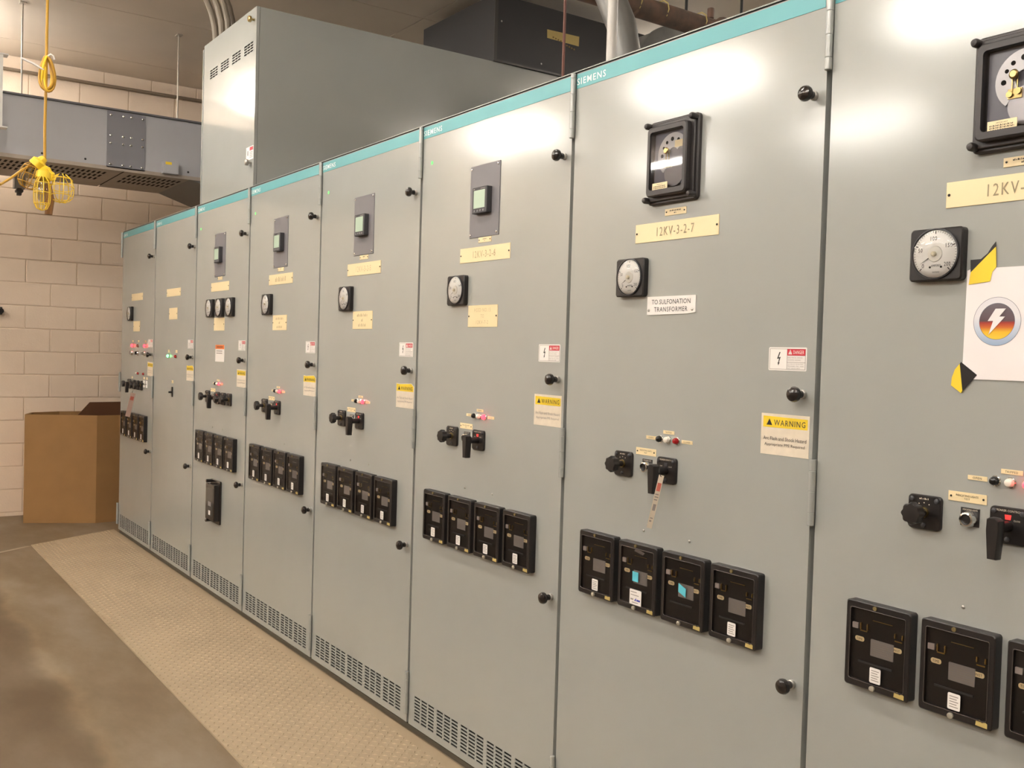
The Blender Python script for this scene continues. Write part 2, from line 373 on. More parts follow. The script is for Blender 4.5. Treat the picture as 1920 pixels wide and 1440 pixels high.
def ammeter(parent, x0, z0, zero=-2.15):
    w_, h_ = .113, .104
    o = part('ammeter', 'amm', lambda b: b.plate(0, w_, 0, h_, 0, .018, .008, .003), BLACK, parent, (x0, 0, z0))
    cx, cz = w_/2, h_/2+.001
    part('bezel', 'amm_b', lambda b: b.lathe([(.0505, -.017), (.0505, -.0215), (.0485, -.0225), (.047, -.0195), (.047, -.0175)], n=36, caps=False), METERG, o, (cx, 0, cz))
    part('dial', 'amm_d', lambda b: b.lathe([(.047, -.0175), (.047, -.0185)], n=36), DIAL, o, (cx, 0, cz))
    def ticks(b):
        for k_ in range(41):
            a = math.radians(225-270*k_/40+ -0); L = .006 if k_ % 10 == 0 else .003
            t = .0009 if k_ % 10 == 0 else .0004
            c, s_ = math.cos(a), math.sin(a); r1, r0 = .0455, .0455-L
            b.add([(c*r0-s_*t, -.0188, s_*r0+c*t), (c*r1-s_*t, -.0188, s_*r1+c*t), (c*r1+s_*t, -.0188, s_*r1-c*t), (c*r0+s_*t, -.0188, s_*r0-c*t)], [(0, 1, 2, 3)])
    part('scale_ticks', 'amm_t', ticks, INK, o, (cx, 0, cz))
    for s_, a, r in (('0', 222, .034), ('50', 165, .033), ('100', 97, .031), ('150', 28, .033), ('200', -38, .034)):
        text(s_, .0082, .0045*len(s_), INK, o, (cx+r*math.cos(math.radians(a)), -.0189, cz+r*math.sin(math.radians(a))), 'numeral')
    text('AMPERES', .0045, .02, INK, o, (cx+.003, -.0189, cz-.023)); text('SIEMENS', .0028, .015, INK, o, (cx+.003, -.0189, cz-.036))
    def needle(b):
        a = math.radians(212); c, s_ = math.cos(a), math.sin(a); t = .0016
        b.add([(-s_*t, -.0205, c*t), (c*.038, -.0205, s_*.038), (s_*t, -.0205, -c*t)], [(0, 1, 2)])
    part('needle', 'amm_n', needle, INK, o, (cx, 0, cz))
    part('hub', 'amm_h', lambda b: (b.lathe([(.016, -.0188), (.015, -.0205), (.006, -.021)], n=20)), mat('hub_ivory', (.80, .77, .70), .4), o, (cx, 0, cz))
    part('zero_adjuster', 'amm_z', lambda b: b.lathe([(.005, -.020), (.0048, -.0265), (.003, -.028)], n=14), mat('adjuster_ivory', (.82, .74, .56), .4), o, (cx, 0, cz))
    for s_ in (-1, 1): scr(o, cx+s_*.012+.002, cz-.026, .0022, INK, -.0186)
    part('dial_glass', 'amm_g', lambda b: b.lathe([(.047, -.0225), (.040, -.0262), (.025, -.0287), (.008, -.0295), (.001, -.0296)], n=36, caps=False), GLASS, o, (cx, 0, cz))
    return o
def relay(parent, x0, note=0, age=0):
    """protective relay: black case, glazed cover, nameplate, tags"""
    w_, h_, d = .152, .181, .024
    def case(b):
        r = .006; rg = [[(x, 0, z) for x, z in rrect(0, w_, 0, h_, r)], [(x, -d+.002, z) for x, z in rrect(0, w_, 0, h_, r)], [(x, -d, z) for x, z in rrect(.002, w_-.002, .002, h_-.002, r)],
              [(x, -d, z) for x, z in rrect(.011, w_-.011, .014, h_-.014, .005)], [(x, -.0165, z) for x, z in rrect(.012, w_-.012, .015, h_-.015, .004)]]
        b.rings(rg)
    o = part('relay', 'rel', case, BLACK, parent, (x0, 0, .728))
    def bead(b):
        p = rrect(.011, w_-.011, .014, h_-.014, .005); b.tube([(x, -d-.0003, z) for x, z in p], .0011, 5, closed=True)
    part('glazing_bead', 'rel_b', bead, mat('bead', (.06, .05, .045), .25), o)
    part('cover_glass', 'rel_g', lambda b: b.add([(.011, -d+.001, .014), (w_-.011, -d+.001, .014), (w_-.011, -d+.001, h_-.014), (.011, -d+.001, h_-.014)], [(0, 1, 2, 3)]), SMOKE, o)
    y = -.0168
    n = part('rating_plate', 'rel_n', lambda b: b.plate(.058, .112, .072, .107, y, .0015, .0015), ALU, o)
    def prt(b):
        for k_ in range(6): b.box(.062, .108-.006*(k_ % 3), y-.0018, y-.0015, .078+k_*.0044, .0795+k_*.0044)
    part('print', 'rel_np', prt, INKM, n)
    for xx, zz, s_ in ((.031, .101, 'TIME'), (.119, .098, 'INST')):
        t = part('tag_plate', 'rel_t', lambda b: b.plate(-.011, .011, -.005, .005, 0, .001, .0045), IVORY, o, (xx, y, zz)); text(s_, .005, .014, INK, t, (0, -.0013, 0))
    def contacts(b):
        for xx in (.034, .050, .115, .132):
            b.box(xx-.0012, xx+.0012, y-.004, y, .122, .136 if xx < .1 else .132); b.lathe([(.0018, y-.003), (.0018, y-.0045)], (xx, 0, .132 if xx < .1 else .126), n=6)
        b.box(.034, .050, y-.004, y-.003, .119, .1215); b.box(.115, .132, y-.004, y-.003, .116, .1185)
    part('contacts', 'rel_c', contacts, BRASS, o)
    part('disc_edge', 'rel_d', lambda b: b.box(.062, .108, y-.003, y-.0015, .146, .1472), BRASS if age == 0 else STEEL, o)
    part('target_flag', 'rel_f', lambda b: b.plate(.006+.008, .028, .122, .134, y, .004, .001), mat('target', (.42, .37, .36), .3), o)
    part('inner_ledge', 'rel_l', lambda b: b.box(.03, .11, y-.003, y, .052, .056), METERG, o)
    if note != 2:
        st = part('sticker', 'rel_s', lambda b: b.plate(0, .026, 0, .032, -d+.0005, .0004, .003), WHITE, o, (.062, 0, .018))
        def spr(b):
            for k_ in range(5): b.box(.004, .022-.003*(k_ % 2), -d-.0002, -d+.0001, .005+k_*.005, .0066+k_*.005)
        part('print', 'rel_sp', spr, INKM, st)
    part('latch', 'rel_k', lambda b: b.lathe([(.006, -d), (.006, -d-.004), (.004, -d-.005)], n=12), mat('clear_knob', (.35, .32, .26), .2), o, (.07, 0, .006))
    part('cover_screw', 'rel_k2', lambda b: b.lathe([(.0045, -d), (.0045, -d-.003)], n=10), mat('dull_brass', (.25, .20, .09), .4, metal=.6), o, (.07, 0, h_-.007))
    part('worn_tag', 'rel_w', lambda b: b.prism([(.120, .004), (.143, .003), (.143, .012), (.137, .015), (.133, .011), (.128, .016), (.121, .013)], -d-.0004, -d), TAPE, o)
    if note in (1, 2):
        part('blue_note', 'rel_b%d' % note, (lambda b: b.box(.060, .083, -d+.0, -d+.0006, .078, .104)) if note == 1 else (lambda b: b.prism([(.064, .086), (.090, .076), (.090, .098), (.064, .108)], -d, -d+.0006)), CYAN, o)
    if note == 1:
        st = part('inspection_sticker', 'rel_i', lambda b: b.plate(0, .046, 0, .042, -d+.0002, .0005, .003), WHITE, o, (.052, 0, .014))
        part('print', 'rel_ip', lambda b: ([b.box(.004, .036-.008*k_, -d-.0005, -d-.0002, .026+k_*.008, .028+k_*.008) for k_ in range(2)], b.box(.010, .034, -d-.0005, -d-.0002, .006, .008), b.box(.004, .015, -d-.0005, -d-.0002, .013, .017)), INKM, st)
        part('logo', 'rel_il', lambda b: (b.prism([(.019, .012), (.026, .012), (.026, .021)], -d-.0005, -d-.0002), b.box(.028, .042, -d-.0005, -d-.0002, .012, .017)), BLUE, st)
        part('folded_paper', 'rel_fp', lambda b: b.add([(.058, -.018, .158), (.092, -.0175, .152), (.104, -.022, .160), (.068, -.022, .168)], [(0, 1, 2, 3)]), ALU, o)
    return o
def knob(parent, x, z):
    o = part('door_knob', 'dk', lambda b: b.lathe([(.009, -.010), (.009, -.020), (.012, -.023), (.017, -.028), (.018, -.034), (.0155, -.040), (.008, -.044), (.001, -.045)], n=18), BLACKG, parent, (x, 0, z))
    part('stem', 'dk_s', lambda b: b.lathe([(.0105, 0), (.0105, -.007), (.0085, -.008), (.0085, -.011)], n=12), STEEL, o)
def danger(parent, x0, z0):
    o = part('danger_label', 'dg', lambda b: b.plate(0, .109, 0, .054, 0, .0008, .003), WHITE, parent, (x0, 0, z0)); y = -.0011
    def lines(b):
        t = .0005
        for q in ((.003, .106, .003, .003+t*2), (.003, .106, .051-t*2, .051), (.003, .003+t*2, .003, .051), (.106-t*2, .106, .003, .051), (.053, .053+t*2, .003, .051), (.053, .106, .019, .019+t*2), (.053, .106, .035, .035+t)):
            b.box(q[0], q[1], y, y+.0003, q[2], q[3])
    part('border', 'dg_l', lines, INKM, o)
    part('bolt_mark', 'dg_b', lambda b: b.prism([(.031, .043), (.0245, .027), (.0305, .028), (.0285, .019), (.0265, .019), (.0285, .012), (.0325, .019), (.0305, .019), (.035, .032), (.029, .0305), (.034, .043)][::-1], y, y+.0003), INK, o)
    part('red_band', 'dg_r', lambda b: b.box(.054, .105, y, y+.0003, .0355, .0505), RED, o)
    part('alert_triangle', 'dg_t', lambda b: b.prism([(.057, .038), (.068, .038), (.0625, .049)], y-.0003, y), WHITE, o)
    text('!', .007, .0012, RED, o, (.0625, y-.0006, .0425)); text('DANGER', .0085, .030, WHITE, o, (.0865, y-.0003, .043), bold=True)
    for s_, zz, wd in (('ELECTRICAL SHOCK', .0305, .042), ('OR BURN HAZARD', .0250, .037), ('ACCESS BY QUALIFIED', .0155, .045), ('PERSONNEL ONLY. READ', .0108, .046), ('INST. BOOK FIRST', .0060, .036)):
        text(s_, .0028, wd, INKM, o, (.056+wd/2, y-.0002, zz))
def warning(parent, x0, z0, curl=False, i=0):
    h = .096
    ry = [(0, 0), (.139, 0), (.139, h), (.0, h)]
    if curl: ry = [(0, 0), (.139, 0), (.139, h-.012), (.120, h), (.03, h-.004), (.0, h-.002)]
    o = part('warning_label', 'wn%d' % curl, lambda b: b.prism(ry, -.0009, 0), OLDW, parent, (x0, 0, z0), (0, math.radians((1.5, 0, 0, 0, 0, 0, 0, 0)[i]), 0)); y = -.0012
    yb = [(.006, .064), (.134, .064), (.134, h-.008), (.006, h-.006)] if not curl else [(.002, .064), (.137, .064), (.137, h-.013), (.118, h-.002), (.03, h-.006), (.002, h-.005)]
    part('yellow_band', 'wn_y%d' % curl, lambda b: b.prism(yb, y, y+.0003), YEL, o)
    part('alert_triangle', 'wn_t', lambda b: b.prism([(.016, .069), (.033, .069), (.0245, .084)], y-.0003, y), INK, o)
    text('WARNING', .0135, .090, mat('warn_ink', (.07, .055, .03), .6), o, (.083, y-.0003, .0755), bold=True)
    text('Arc Flash and Shock Hazard', .0085, .124, INKM if i < 6 else INK, o, (.070, y-.0002, .0385)); text('Appropriate PPE Required', .0085, .116, INKM if i < 6 else INK, o, (.070, y-.0002, .0235))
def switch_plate(parent, xc, z0=1.081, name='selector_switch'):
    o = part(name, 'swp', lambda b: b.plate(-.036, .036, 0, .069, 0, .008, .009, .002), BLACK, parent, (xc, 0, z0))
    for s_, z in ((-1, .060), (1, .060), (0, .009)): scr(o, s_*.027, z, .0055, METERG, -.008)
    return o
def knob_switch(parent, xc, legend='~~~~~~'):
    o = switch_plate(parent, xc)
    text(legend, .0035, .022, OLDW, o, (0, -.0085, .062))
    part('collar', 'ks_c', lambda b: b.lathe([(.011, -.008), (.011, -.012)], n=16), BRASS, o, (0, 0, .035))
    part('shaft', 'ks_s', lambda b: b.lathe([(.0085, -.012), (.0085, -.036)], n=14), BLACK, o, (0, 0, .035))
    part('fluted_knob', 'ks_k', lambda b: b.lathe([(.012, -.034), (.0205, -.037), (.0215, -.050), (.019, -.055), (.001, -.056)], n=48, lob=8, la=.07), BLACK, o, (0, 0, .035))
    for a in (60, 90, 120): part('position_dot', 'ks_d', lambda b: b.lathe([(.0012, -.008), (.0012, -.0085)], n=6), OLDW, o, (.022*math.cos(math.radians(a)), 0, .035+.019*math.sin(math.radians(a))))
    return o
def pistol_switch(parent, xc, flag=True):
    o = switch_plate(parent, xc, name='breaker_control_switch')
    text('BREAKER CONTROL', .0040, .050, OLDW, o, (0, -.0085, .0625)); text('TRIP', .003, .009, OLDW, o, (-.017, -.0085, .0455)); text('CLOSE', .003, .012, OLDW, o, (.017, -.0085, .0455))
    part('flag', 'ps_f%d' % flag, lambda b: b.prism([(-.005, 0), (.005, 0), (.0062, .009), (-.0062, .009)], -.0088, -.008), mat('flag_red', (.75, .03, .03), .4, emit=(1, .05, .04, .25)) if flag else METERG, o, (0, 0, .046))
    part('shaft', 'ps_s', lambda b: b.lathe([(.0105, -.008), (.0105, -.045)], n=14), BLACK, o, (0, 0, .034))
    def grip(b):
        A = [(-.014, .050), (-.015, .030), (-.010, -.024), (.008, -.024), (.013, .030), (.012, .048), (.004, .053), (-.008, .053)]
        B = [(x*.92, z) for x, z in A]
        b.rings([[(x*.9, -.040, z*.96) for x, z in A], [(x, -.043, z) for x, z in A], [(x, -.058, z) for x, z in B], [(x*.85, -.061, z*.97) for x, z in B]])
    part('pistol_grip', 'ps_g', grip, BLACK, o)
    return o
def push_button(parent, xc, zc):
    o = part('test_button', 'pb_p', lambda b: b.box(-.019, .019, -.0015, 0, -.014, .021), BLACK, parent, (xc, 0, zc))
    part('chrome_ring', 'pb_r', lambda b: b.lathe([(.0155, -.001), (.0155, -.008), (.0135, -.016), (.0105, -.017), (.0100, -.013), (.0100, -.010)], n=24, caps=False), CHROME, o)
    part('button_cap', 'pb_c', lambda b: b.lathe([(.0101, -.009), (.0100, -.013), (.006, -.0135)], n=20), BLACK, o)
    text('INDICATING LIGHTS', .003, .030, OLDW, o, (0, -.0019, .0175))
def lens(parent, x, z, m_, y0=0., r=.0085):
    o = part('indicator_lamp', 'ln%.4f' % r, lambda b: b.lathe([(r, -.004), (r, -.009), (r*.8, -.0135), (r*.4, -.0155), (.0005, -.016)], n=16), m_, parent, (x, y0, z))
    part('bezel', 'lnb%.4f' % r, lambda b: b.lathe([(r*1.2, 0), (r*1.2, -.003), (r*1.02, -.0045)], n=16), CHROME, o)
def legend(parent, x0, x1, zc, s_, h=.009, holes=False):
    return nameplate(parent, x0, x1, zc-h/2, zc+h/2, [s_], .004, 'legend_plate', holes=holes, d=.0015, ink=INK, wid=[min(.6*(x1-x0), .0045*len(s_))] if s_ else None)
def controls(c, dx, closed_lit, extra=False, white_pink=False):
    knob_switch(c, .273+dx); pistol_switch(c, .444+dx, closed_lit)
    nameplate(c, .320+dx, .398+dx, 1.147, 1.166, ['INDICATING LIGHTS', 'TEST'], .0038, 'test_plate', ink=INK, wid=[.046, .012])
    push_button(c, .366+dx, 1.116)
    legend(c, .358+dx, .397+dx, 1.1965, 'OPEN'); legend(c, .423+dx, .464+dx, 1.2155, 'TRIPPED'); legend(c, .492+dx, .531+dx, 1.1955, 'CLOSED')
    lens(c, .414+dx, 1.196, LENSK); lens(c, .443+dx, 1.196, LENSW); lens(c, .477+dx, 1.196, LITR if closed_lit else LENSR)
    for xx in (.360, .532): scr(c, xx+dx, .943, .004, STEEL)
def meter_panel(c, dx):
    o = part('meter_panel', 'mp', lambda b: b.plate(0, .181, 0, .245, 0, .003, .002, .0008), PANEL, c, (.346+dx, 0, 1.804))
    for xx in (.010, .171):
        for zz in (.010, .235): part('mounting_screw', 'mp_s', lambda b: b.lathe([(.0045, 0), (.004, -.0025), (.002, -.0035)], n=10), CHROME, o, (xx, -.003, zz))
    d = part('display_unit', 'mp_d', lambda b: b.plate(.046, .136, .077, .165, 0, .024, .003, .0015), METERG, o)
    part('screen', 'mp_l', lambda b: b.box(.057, .125, -.0246, -.024, .094, .154), LCD, d)
    for k_ in range(4): part('key', 'mp_k', lambda b: b.lathe([(.0038, -.024), (.0036, -.0252)], n=10), mat('key_grey', (.22, .22, .23), .5), d, (.064+.0175*k_, 0, .0855))
    part('print', 'mp_p', lambda b: (b.box(.053, .062, -.0243, -.024, .1575, .1600), b.box(.098, .126, -.0243, -.024, .1580, .1595)), INKM, d)
    nameplate(c, .404+dx, .482+dx, 1.785, 1.8025, ['~~~~~~~~~~', '~~'], .0036, 'meter_plate', ink=INKG)
def big_relay(c, dx):
    """drawout relay in a stepped black case"""
    x0, z0, w_, h_ = .343+dx, 1.817, .183, .220
    o = part('drawout_relay', 'br', lambda b: (b.plate(0, w_, 0, h_, 0, .012, .012, .003), b.plate(.007, w_-.007, .008, h_-.008, -.010, .009, .012, .002)), BAKE, c, (x0, 0, z0))
    def frame(b):
        q = (.018, w_-.018, .018, h_-.020); g_ = (.030, w_-.030, .034, h_-.034)
        b.rings([[(x, -.018, z) for x, z in rrect(*q, .012)], [(x, -.034, z) for x, z in rrect(*q, .012)], [(x, -.037, z) for x, z in rrect(q[0]+.003, q[1]-.003, q[2]+.003, q[3]-.003, .010)],
                 [(x, -.037, z) for x, z in rrect(*g_, .008)], [(x, -.012, z) for x, z in rrect(*g_, .008)]], False, True)
    part('cover_frame', 'br_f', frame, BAKE, o)
    part('mechanism_plate', 'br_m', lambda b: b.box(.034, w_-.034, -.0205, -.019, .045, h_-.036), mat('mech_grey', (.17, .165, .20), .3), o)
    def arc(b, r0, r1, a0, a1, y, n=20, holes=()):
        p = [(r1*math.cos(math.radians(a0+(a1-a0)*k_/n)), r1*math.sin(math.radians(a0+(a1-a0)*k_/n))) for k_ in range(n+1)]
        q = [(r0*math.cos(math.radians(a0+(a1-a0)*k_/n)), r0*math.sin(math.radians(a0+(a1-a0)*k_/n))) for k_ in range(n+1)]
        for k_ in range(n): b.prism([q[k_], p[k_], p[k_+1], q[k_+1]], y, y+.001)
    dl = part('scale_disc', 'br_d', lambda b: arc(b, .018, .056, 35, 232, -.024), mat('scale_silver', (.58, .56, .57), .3, metal=.2), o, (.105, 0, .122))
    for a, r in ((95, .0055), (125, .0045), (62, .005), (150, .004), (180, .005)):
        part('scale_hole', 'br_h%.4f' % r, lambda b: b.lathe([(r, -.0245), (r, -.0242)], n=12), DARK, dl, (.040*math.cos(math.radians(a)), 0, .040*math.sin(math.radians(a))))
    part('induction_disc', 'br_i', lambda b: b.lathe([(.036, -.0225), (.036, -.0235)], n=28), mat('disc_alu', (.36, .34, .35), .3, metal=.5), o, (.110, 0, .075))
    part('knob_brass', 'br_k', lambda b: (b.lathe([(.004, -.02), (.004, -.028), (.008, -.029), (.009, -.033), (.006, -.036)], n=16), b.box(-.006, -.004, -.028, -.026, -.03, 0), b.box(.004, .006, -.028, -.026, -.03, 0)), BRASS, o, (.088, 0, .132))
    part('contact_block', 'br_c', lambda b: (b.lathe([(.006, -.022), (.006, -.030)], (-.006, 0, 0), n=10), b.lathe([(.006, -.022), (.006, -.030)], (.010, 0, .004), n=10), b.box(-.01, .016, -.026, -.024, -.008, .01)), BRASS, o, (.085, 0, .097))
    part('paper_tag', 'br_p', lambda b: b.box(.112, .140, -.0255, -.025, .138, .156), IVORY, o)
    part('cover_glass', 'br_g', lambda b: b.add([(.030, -.034, .034), (w_-.030, -.034, .034), (w_-.030, -.034, h_-.034), (.030, -.034, h_-.034)], [(0, 1, 2, 3)]), GLASS, o)
    lb = part('notice', 'br_l', lambda b: b.box(0, .056, -.0365, -.0355, 0, .024), IVORY, o, (.044, 0, .027))
    for s_, zz, wd in (('IMPORTANT', .0195, .022), ('~'*20, .015, .046), ('~'*21, .0108, .048), ('~'*15, .0065, .034)): text(s_, .0028, wd, INK, lb, (.004+wd/2 if zz < .019 else .028, -.0369, zz))
    for xx in (.009, w_-.009):
        for zz in (.012, h_-.012): part('corner_nut', 'br_n', lambda b: b.lathe([(.0075, 0), (.0085, -.014), (.0085, -.020), (.006, -.025), (.001, -.0265)], n=14), BAKE, o, (xx, -.010, zz))
    nameplate(c, .402+dx, .480+dx, 1.786, 1.8045, ['~~~~~~~~~~~~~~', '~~~'], .0036, 'relay_plate', ink=INK, wid=[.042, .01])
def hinge(c, spans):
    for kn in spans:
        o = None
        for a, b_ in zip(kn[:-1], kn[1:]):
            me = cached(('hg', round(b_-a, 4)), lambda: MB().lathe([(.0070, 0), (.0080, .0012), (.0080, b_-a-.0012), (.0070, b_-a)], axis='z', n=14).mesh('hinge'))
            if o is None: o = obj('hinge', me, GREY, c, (-.001, -.0082, a)); za = a
            else: obj('knuckle', me, GREY, o, (0, 0, a-za))
def cabinet(i, label):
    c = thing('switchgear_cabinet', (i*W+XO[i], 0, DZ), label, 'cabinet', 'row of grey switchgear cabinets')
    part('body', 'cb', lambda b: b.box(-.0095, W-.0112, .03, 2.78, -.012, 2.25), GREYD, c)
    part('roof_lip', 'cl', lambda b: b.box(-.0095, W-.0112, .0, 2.78, 2.2505, 2.2535), GREY, c)
    part('gap_shade', 'cgk', lambda b: b.box(-.0095, W-.0112, .003, .0295, 2.2457, 2.2504), DARK, c)  # added black strip painting the shade between door top and roof lip
    part('base_channel', 'cbs', lambda b: b.box(-.0095, W-.0112, .012, 2.78, -DZ, -.012), mat('base_dark', (.10, .085, .06), .6), c)
    obj('door', cached('door', door_mesh), GREY, c)
    part('vent_shade', 'vb', lambda b: b.box(.03, .88, .008, .0125, .012, .128), DARK, c)  # black sheet standing in for the unlit interior behind the slots
    s_ = part('teal_band', 'tl', lambda b: b.box(.0065, .893, -.0012, 0, 2.2, 2.2425), TEAL, c)
    text('SIEMENS', .0195, .131, mat('white_lettering', (.85, .85, .82), .4), s_, (.074, -.0016, 2.2195), bold=True)
    hinge(c, ((2.056, 2.083, 2.133, 2.185, 2.232, 2.245), (1.045, 1.074, 1.122, 1.168, 1.194), (.038, .066, .118, .170, .199)))
    dx = 0.
    for z in (2.008, 1.337, .674): knob(c, .872+dx, z)
    danger(c, .769+dx, 1.389); warning(c, .754+dx, 1.192, i in (3, 4, 1), i)
    return c, dx
LAB = ['grey switchgear cabinet ending the row beside the cardboard bin, with tag on a switch',
       'grey switchgear cabinet almost bare of controls, one green lamp and no relays',
       'grey switchgear cabinet with three round meters side by side and an orange label',
       'grey switchgear cabinet with one round meter, adjoining the three-meter cabinet',
       'grey switchgear cabinet with meter panel, adjoining the cabinet whose plate reads 12KV-3-2-6',
       'grey switchgear cabinet with meter panel and ivory plate reading 12KV-3-2-6',
       'grey switchgear cabinet with ivory plate 12KV-3-2-7 and white TO SULFONATION TRANSFORMER plate',
       'grey switchgear cabinet with a paper lightning-bolt sign taped to its door']
def name1(c, dx, s_, ink): nameplate(c, .289+dx, .596+dx, 1.7215, 1.772, [s_], .0235, ink=ink, wid=[.138], hm=INK)
def name2(c, dx, lines, z0=1.499): nameplate(c, .352+dx, .533+dx, z0, z0+.074, lines, .0125, 'feeder_plate', ink=INKM if False else mat('faint_engraving', (.55, .45, .27), .7), wid=[.101, .02, .074])
FAINT = mat('faint_engraving', (.55, .45, .27), .7)
# 1
c, dx = cabinet(0, LAB[0])
name1(c, dx, '', FAINT); ammeter(c, .230+dx, 1.576); name2(c, dx, ['', '', ''])
for k_, xx in enumerate((.345, .505, .690)):
    legend(c, xx+dx-.020, xx+dx+.020, 1.428, '', .014, True); lens(c, xx+dx, 1.396, LENSD if k_ == 1 else LITR, r=.012)
    o = part('selector', 'sel', lambda b: b.lathe([(.017, 0), (.017, -.006), (.013, -.012), (.009, -.013)], n=18), CHROME, c, (xx-.01+dx, 0, 1.343)); part('lever', 'sel_l', lambda b: b.box(-.004, .004, -.024, -.010, -.010, .012), BLACK if k_ == 1 else STEEL, o)
knob_switch(c, .273+dx); pistol_switch(c, .395+dx, False)
knob_switch(c, .50+dx); knob_switch(c, .60+dx)
legend(c, .33+dx, .36+dx, 1.165, '', .016)
lens(c, .480+dx, 1.2, LENSW); lens(c, .525+dx, 1.199, LENSR); lens(c, .672+dx, 1.2, LENSR)
for xx in (.672, .745):
    legend(c, xx+dx-.02, xx+dx+.02, 1.170, '', .016, True)
    o = part('toggle_switch', 'tg', lambda b: b.box(-.017, .017, -.004, 0, -.025, .024), WHITE, c, (xx+dx, 0, 1.130)); part('toggle', 'tg_t', lambda b: b.lathe([(.006, -.004), (.005, -.02)], n=10), BLACK if xx < .7 else CHROME, o)
for k_ in range(4): relay(c, .113+dx+.172*k_, 0, 1)
# 2
c, dx = cabinet(1, LAB[1])
name1(c, dx, '', FAINT); name2(c, dx, ['', '', ''], 1.573)
for xx, mm in ((.360, LITG), (.530, LENSR)): legend(c, xx+dx-.02, xx+dx+.02, 1.368, '', .017, True); lens(c, xx+dx, 1.336, mm, r=.010)
legend(c, .435+dx, .475+dx, 1.172, '', .018, True)
o = part('toggle_switch', 'tg2', lambda b: b.plate(-.012, .012, -.03, .034, 0, .006, .004), BLACK, c, (.455+dx, 0, 1.105)); part('toggle', 'tg2_t', lambda b: (b.lathe([(.007, -.006), (.006, -.026)], n=10)), BLACK, o)
# 3
c, dx = cabinet(2, LAB[2])
meter_panel(c, dx); name1(c, dx, '', FAINT)
for k_ in range(3): ammeter(c, .243+dx+.172*k_, 1.574)
name2(c, dx, ['', '', ''], 1.497)
o = part('caution_label', 'or', lambda b: b.box(0, .155, -.0009, 0, 0, .096), WHITE, c, (.385+dx, 0, 1.321)); part('orange_band', 'or_b', lambda b: b.box(.001, .154, -.0012, -.0009, .072, .0955), ORANGE, o)
part('print', 'or_p', lambda b: [b.box(.02, .12, -.0012, -.0009, .058-.012*k_, .063-.012*k_) for k_ in range(2)], INKM, o)
part('print', 'or_q', lambda b: b.box(.025, .13, -.0014, -.0012, .079, .088), mat('brown_print', (.35, .09, .03), .5), o)
controls(c, dx, True); knob_switch(c, .545+dx); knob_switch(c, .645+dx)
for k_ in range(4): relay(c, .113+dx+.172*k_, 0, 1)
def lowrel(b):
    b.plate(0, .150, .02, .225, 0, .040, .006, .003); b.plate(-.008, .158, 0, .245, 0, .010, .008, .002)
o = part('auxiliary_relay', 'lr', lowrel, BLACKG, c, (.385+dx, 0, .403))
part('face_glass', 'lr_g', lambda b: b.box(.018, .132, -.0408, -.040, .045, .205), mat('grey_glass', (.06, .06, .055), .12), o)
part('sticker', 'lr_s', lambda b: b.box(.06, .09, -.0415, -.0408, .05, .075), WHITE, o); part('rating_plate', 'lr_p', lambda b: b.box(.05, .10, -.0413, -.0408, .10, .125), ALU, o)
for zz in (.010, .236): part('stud', 'lr_n', lambda b: b.lathe([(.009, 0), (.009, -.03), (.006, -.034)], n=12), BLACKG, o, (.012, -.010, zz))
# 4
c, dx = cabinet(3, LAB[3])
meter_panel(c, dx); name1(c, dx, '~~~~~~~~~~', FAINT); ammeter(c, .232+dx, 1.573); name2(c, dx, ['~~~~~~~~~', '~~', '~~~~~~~~'], 1.496); controls(c, dx, True)
for k_ in range(4): relay(c, .113+dx+.172*k_, 0, 1)
# 5
c, dx = cabinet(4, LAB[4])
meter_panel(c, dx); name1(c, dx, '12KV-3-2-5', FAINT); ammeter(c, .238+dx, 1.574); name2(c, dx, ['~~~~~~~~~', '~~', '~~~~~~~~'], 1.497); controls(c, dx, True)
for k_ in range(4): relay(c, .113+dx+.172*k_)
# 6
c, dx = cabinet(5, LAB[5])
meter_panel(c, dx); name1(c, dx, '12KV-3-2-6', mat('engraving', (.42, .34, .19), .7)); ammeter(c, .232+dx, 1.575); name2(c, dx, ['HSSD NO.15', 'TO', '12KV-7-2']); controls(c, dx, True)
for k_ in range(4): relay(c, .115+dx+.172*k_)
# 7
c, dx = cabinet(6, LAB[6])
big_relay(c, dx); name1(c, dx, '12KV-3-2-7', INKG); ammeter(c, .2305+dx, 1.576); controls(c, dx, False)
o = part('feeder_plate', 'sp', lambda b: b.prism([(0, 0), (.150, .002), (.180, .005), (.180, .049), (0, .049)], -.0025, 0), WHITE, c, (.346+dx, 0, 1.525))
text('TO SULFONATION', .0125, .144, INK, o, (.090, -.0029, .0345)); text('TRANSFORMER', .0125, .124, INK, o, (.090, -.0029, .0145))
for xx in (.007, .169): scr(o, xx, .0125, .004, STEEL, -.0025)
for k_ in range(4): relay(c, .115+dx+.1715*k_, (0, 1, 2, 0)[k_])
# 8
c, dx = cabinet(7, LAB[7])
big_relay(c, dx); name1(c, dx, '12KV-3-2-8', INKG); ammeter(c, .224+dx, 1.578); controls(c, dx, True)
for k_ in range(4): relay(c, .113+dx+.1745*k_)
for i in (2, 3, 4, 5):
    p = [(.074, 2.10), (.090, 2.10)][i % 2]
    root = [o for o in bpy.data.objects if o.name.startswith('switchgear_cabinet')][i]
    part('green_dot', 'gd', lambda b: b.lathe([(.007, 0), (.007, -.001)], n=12), GRN, root, (.072, 0, 2.104))
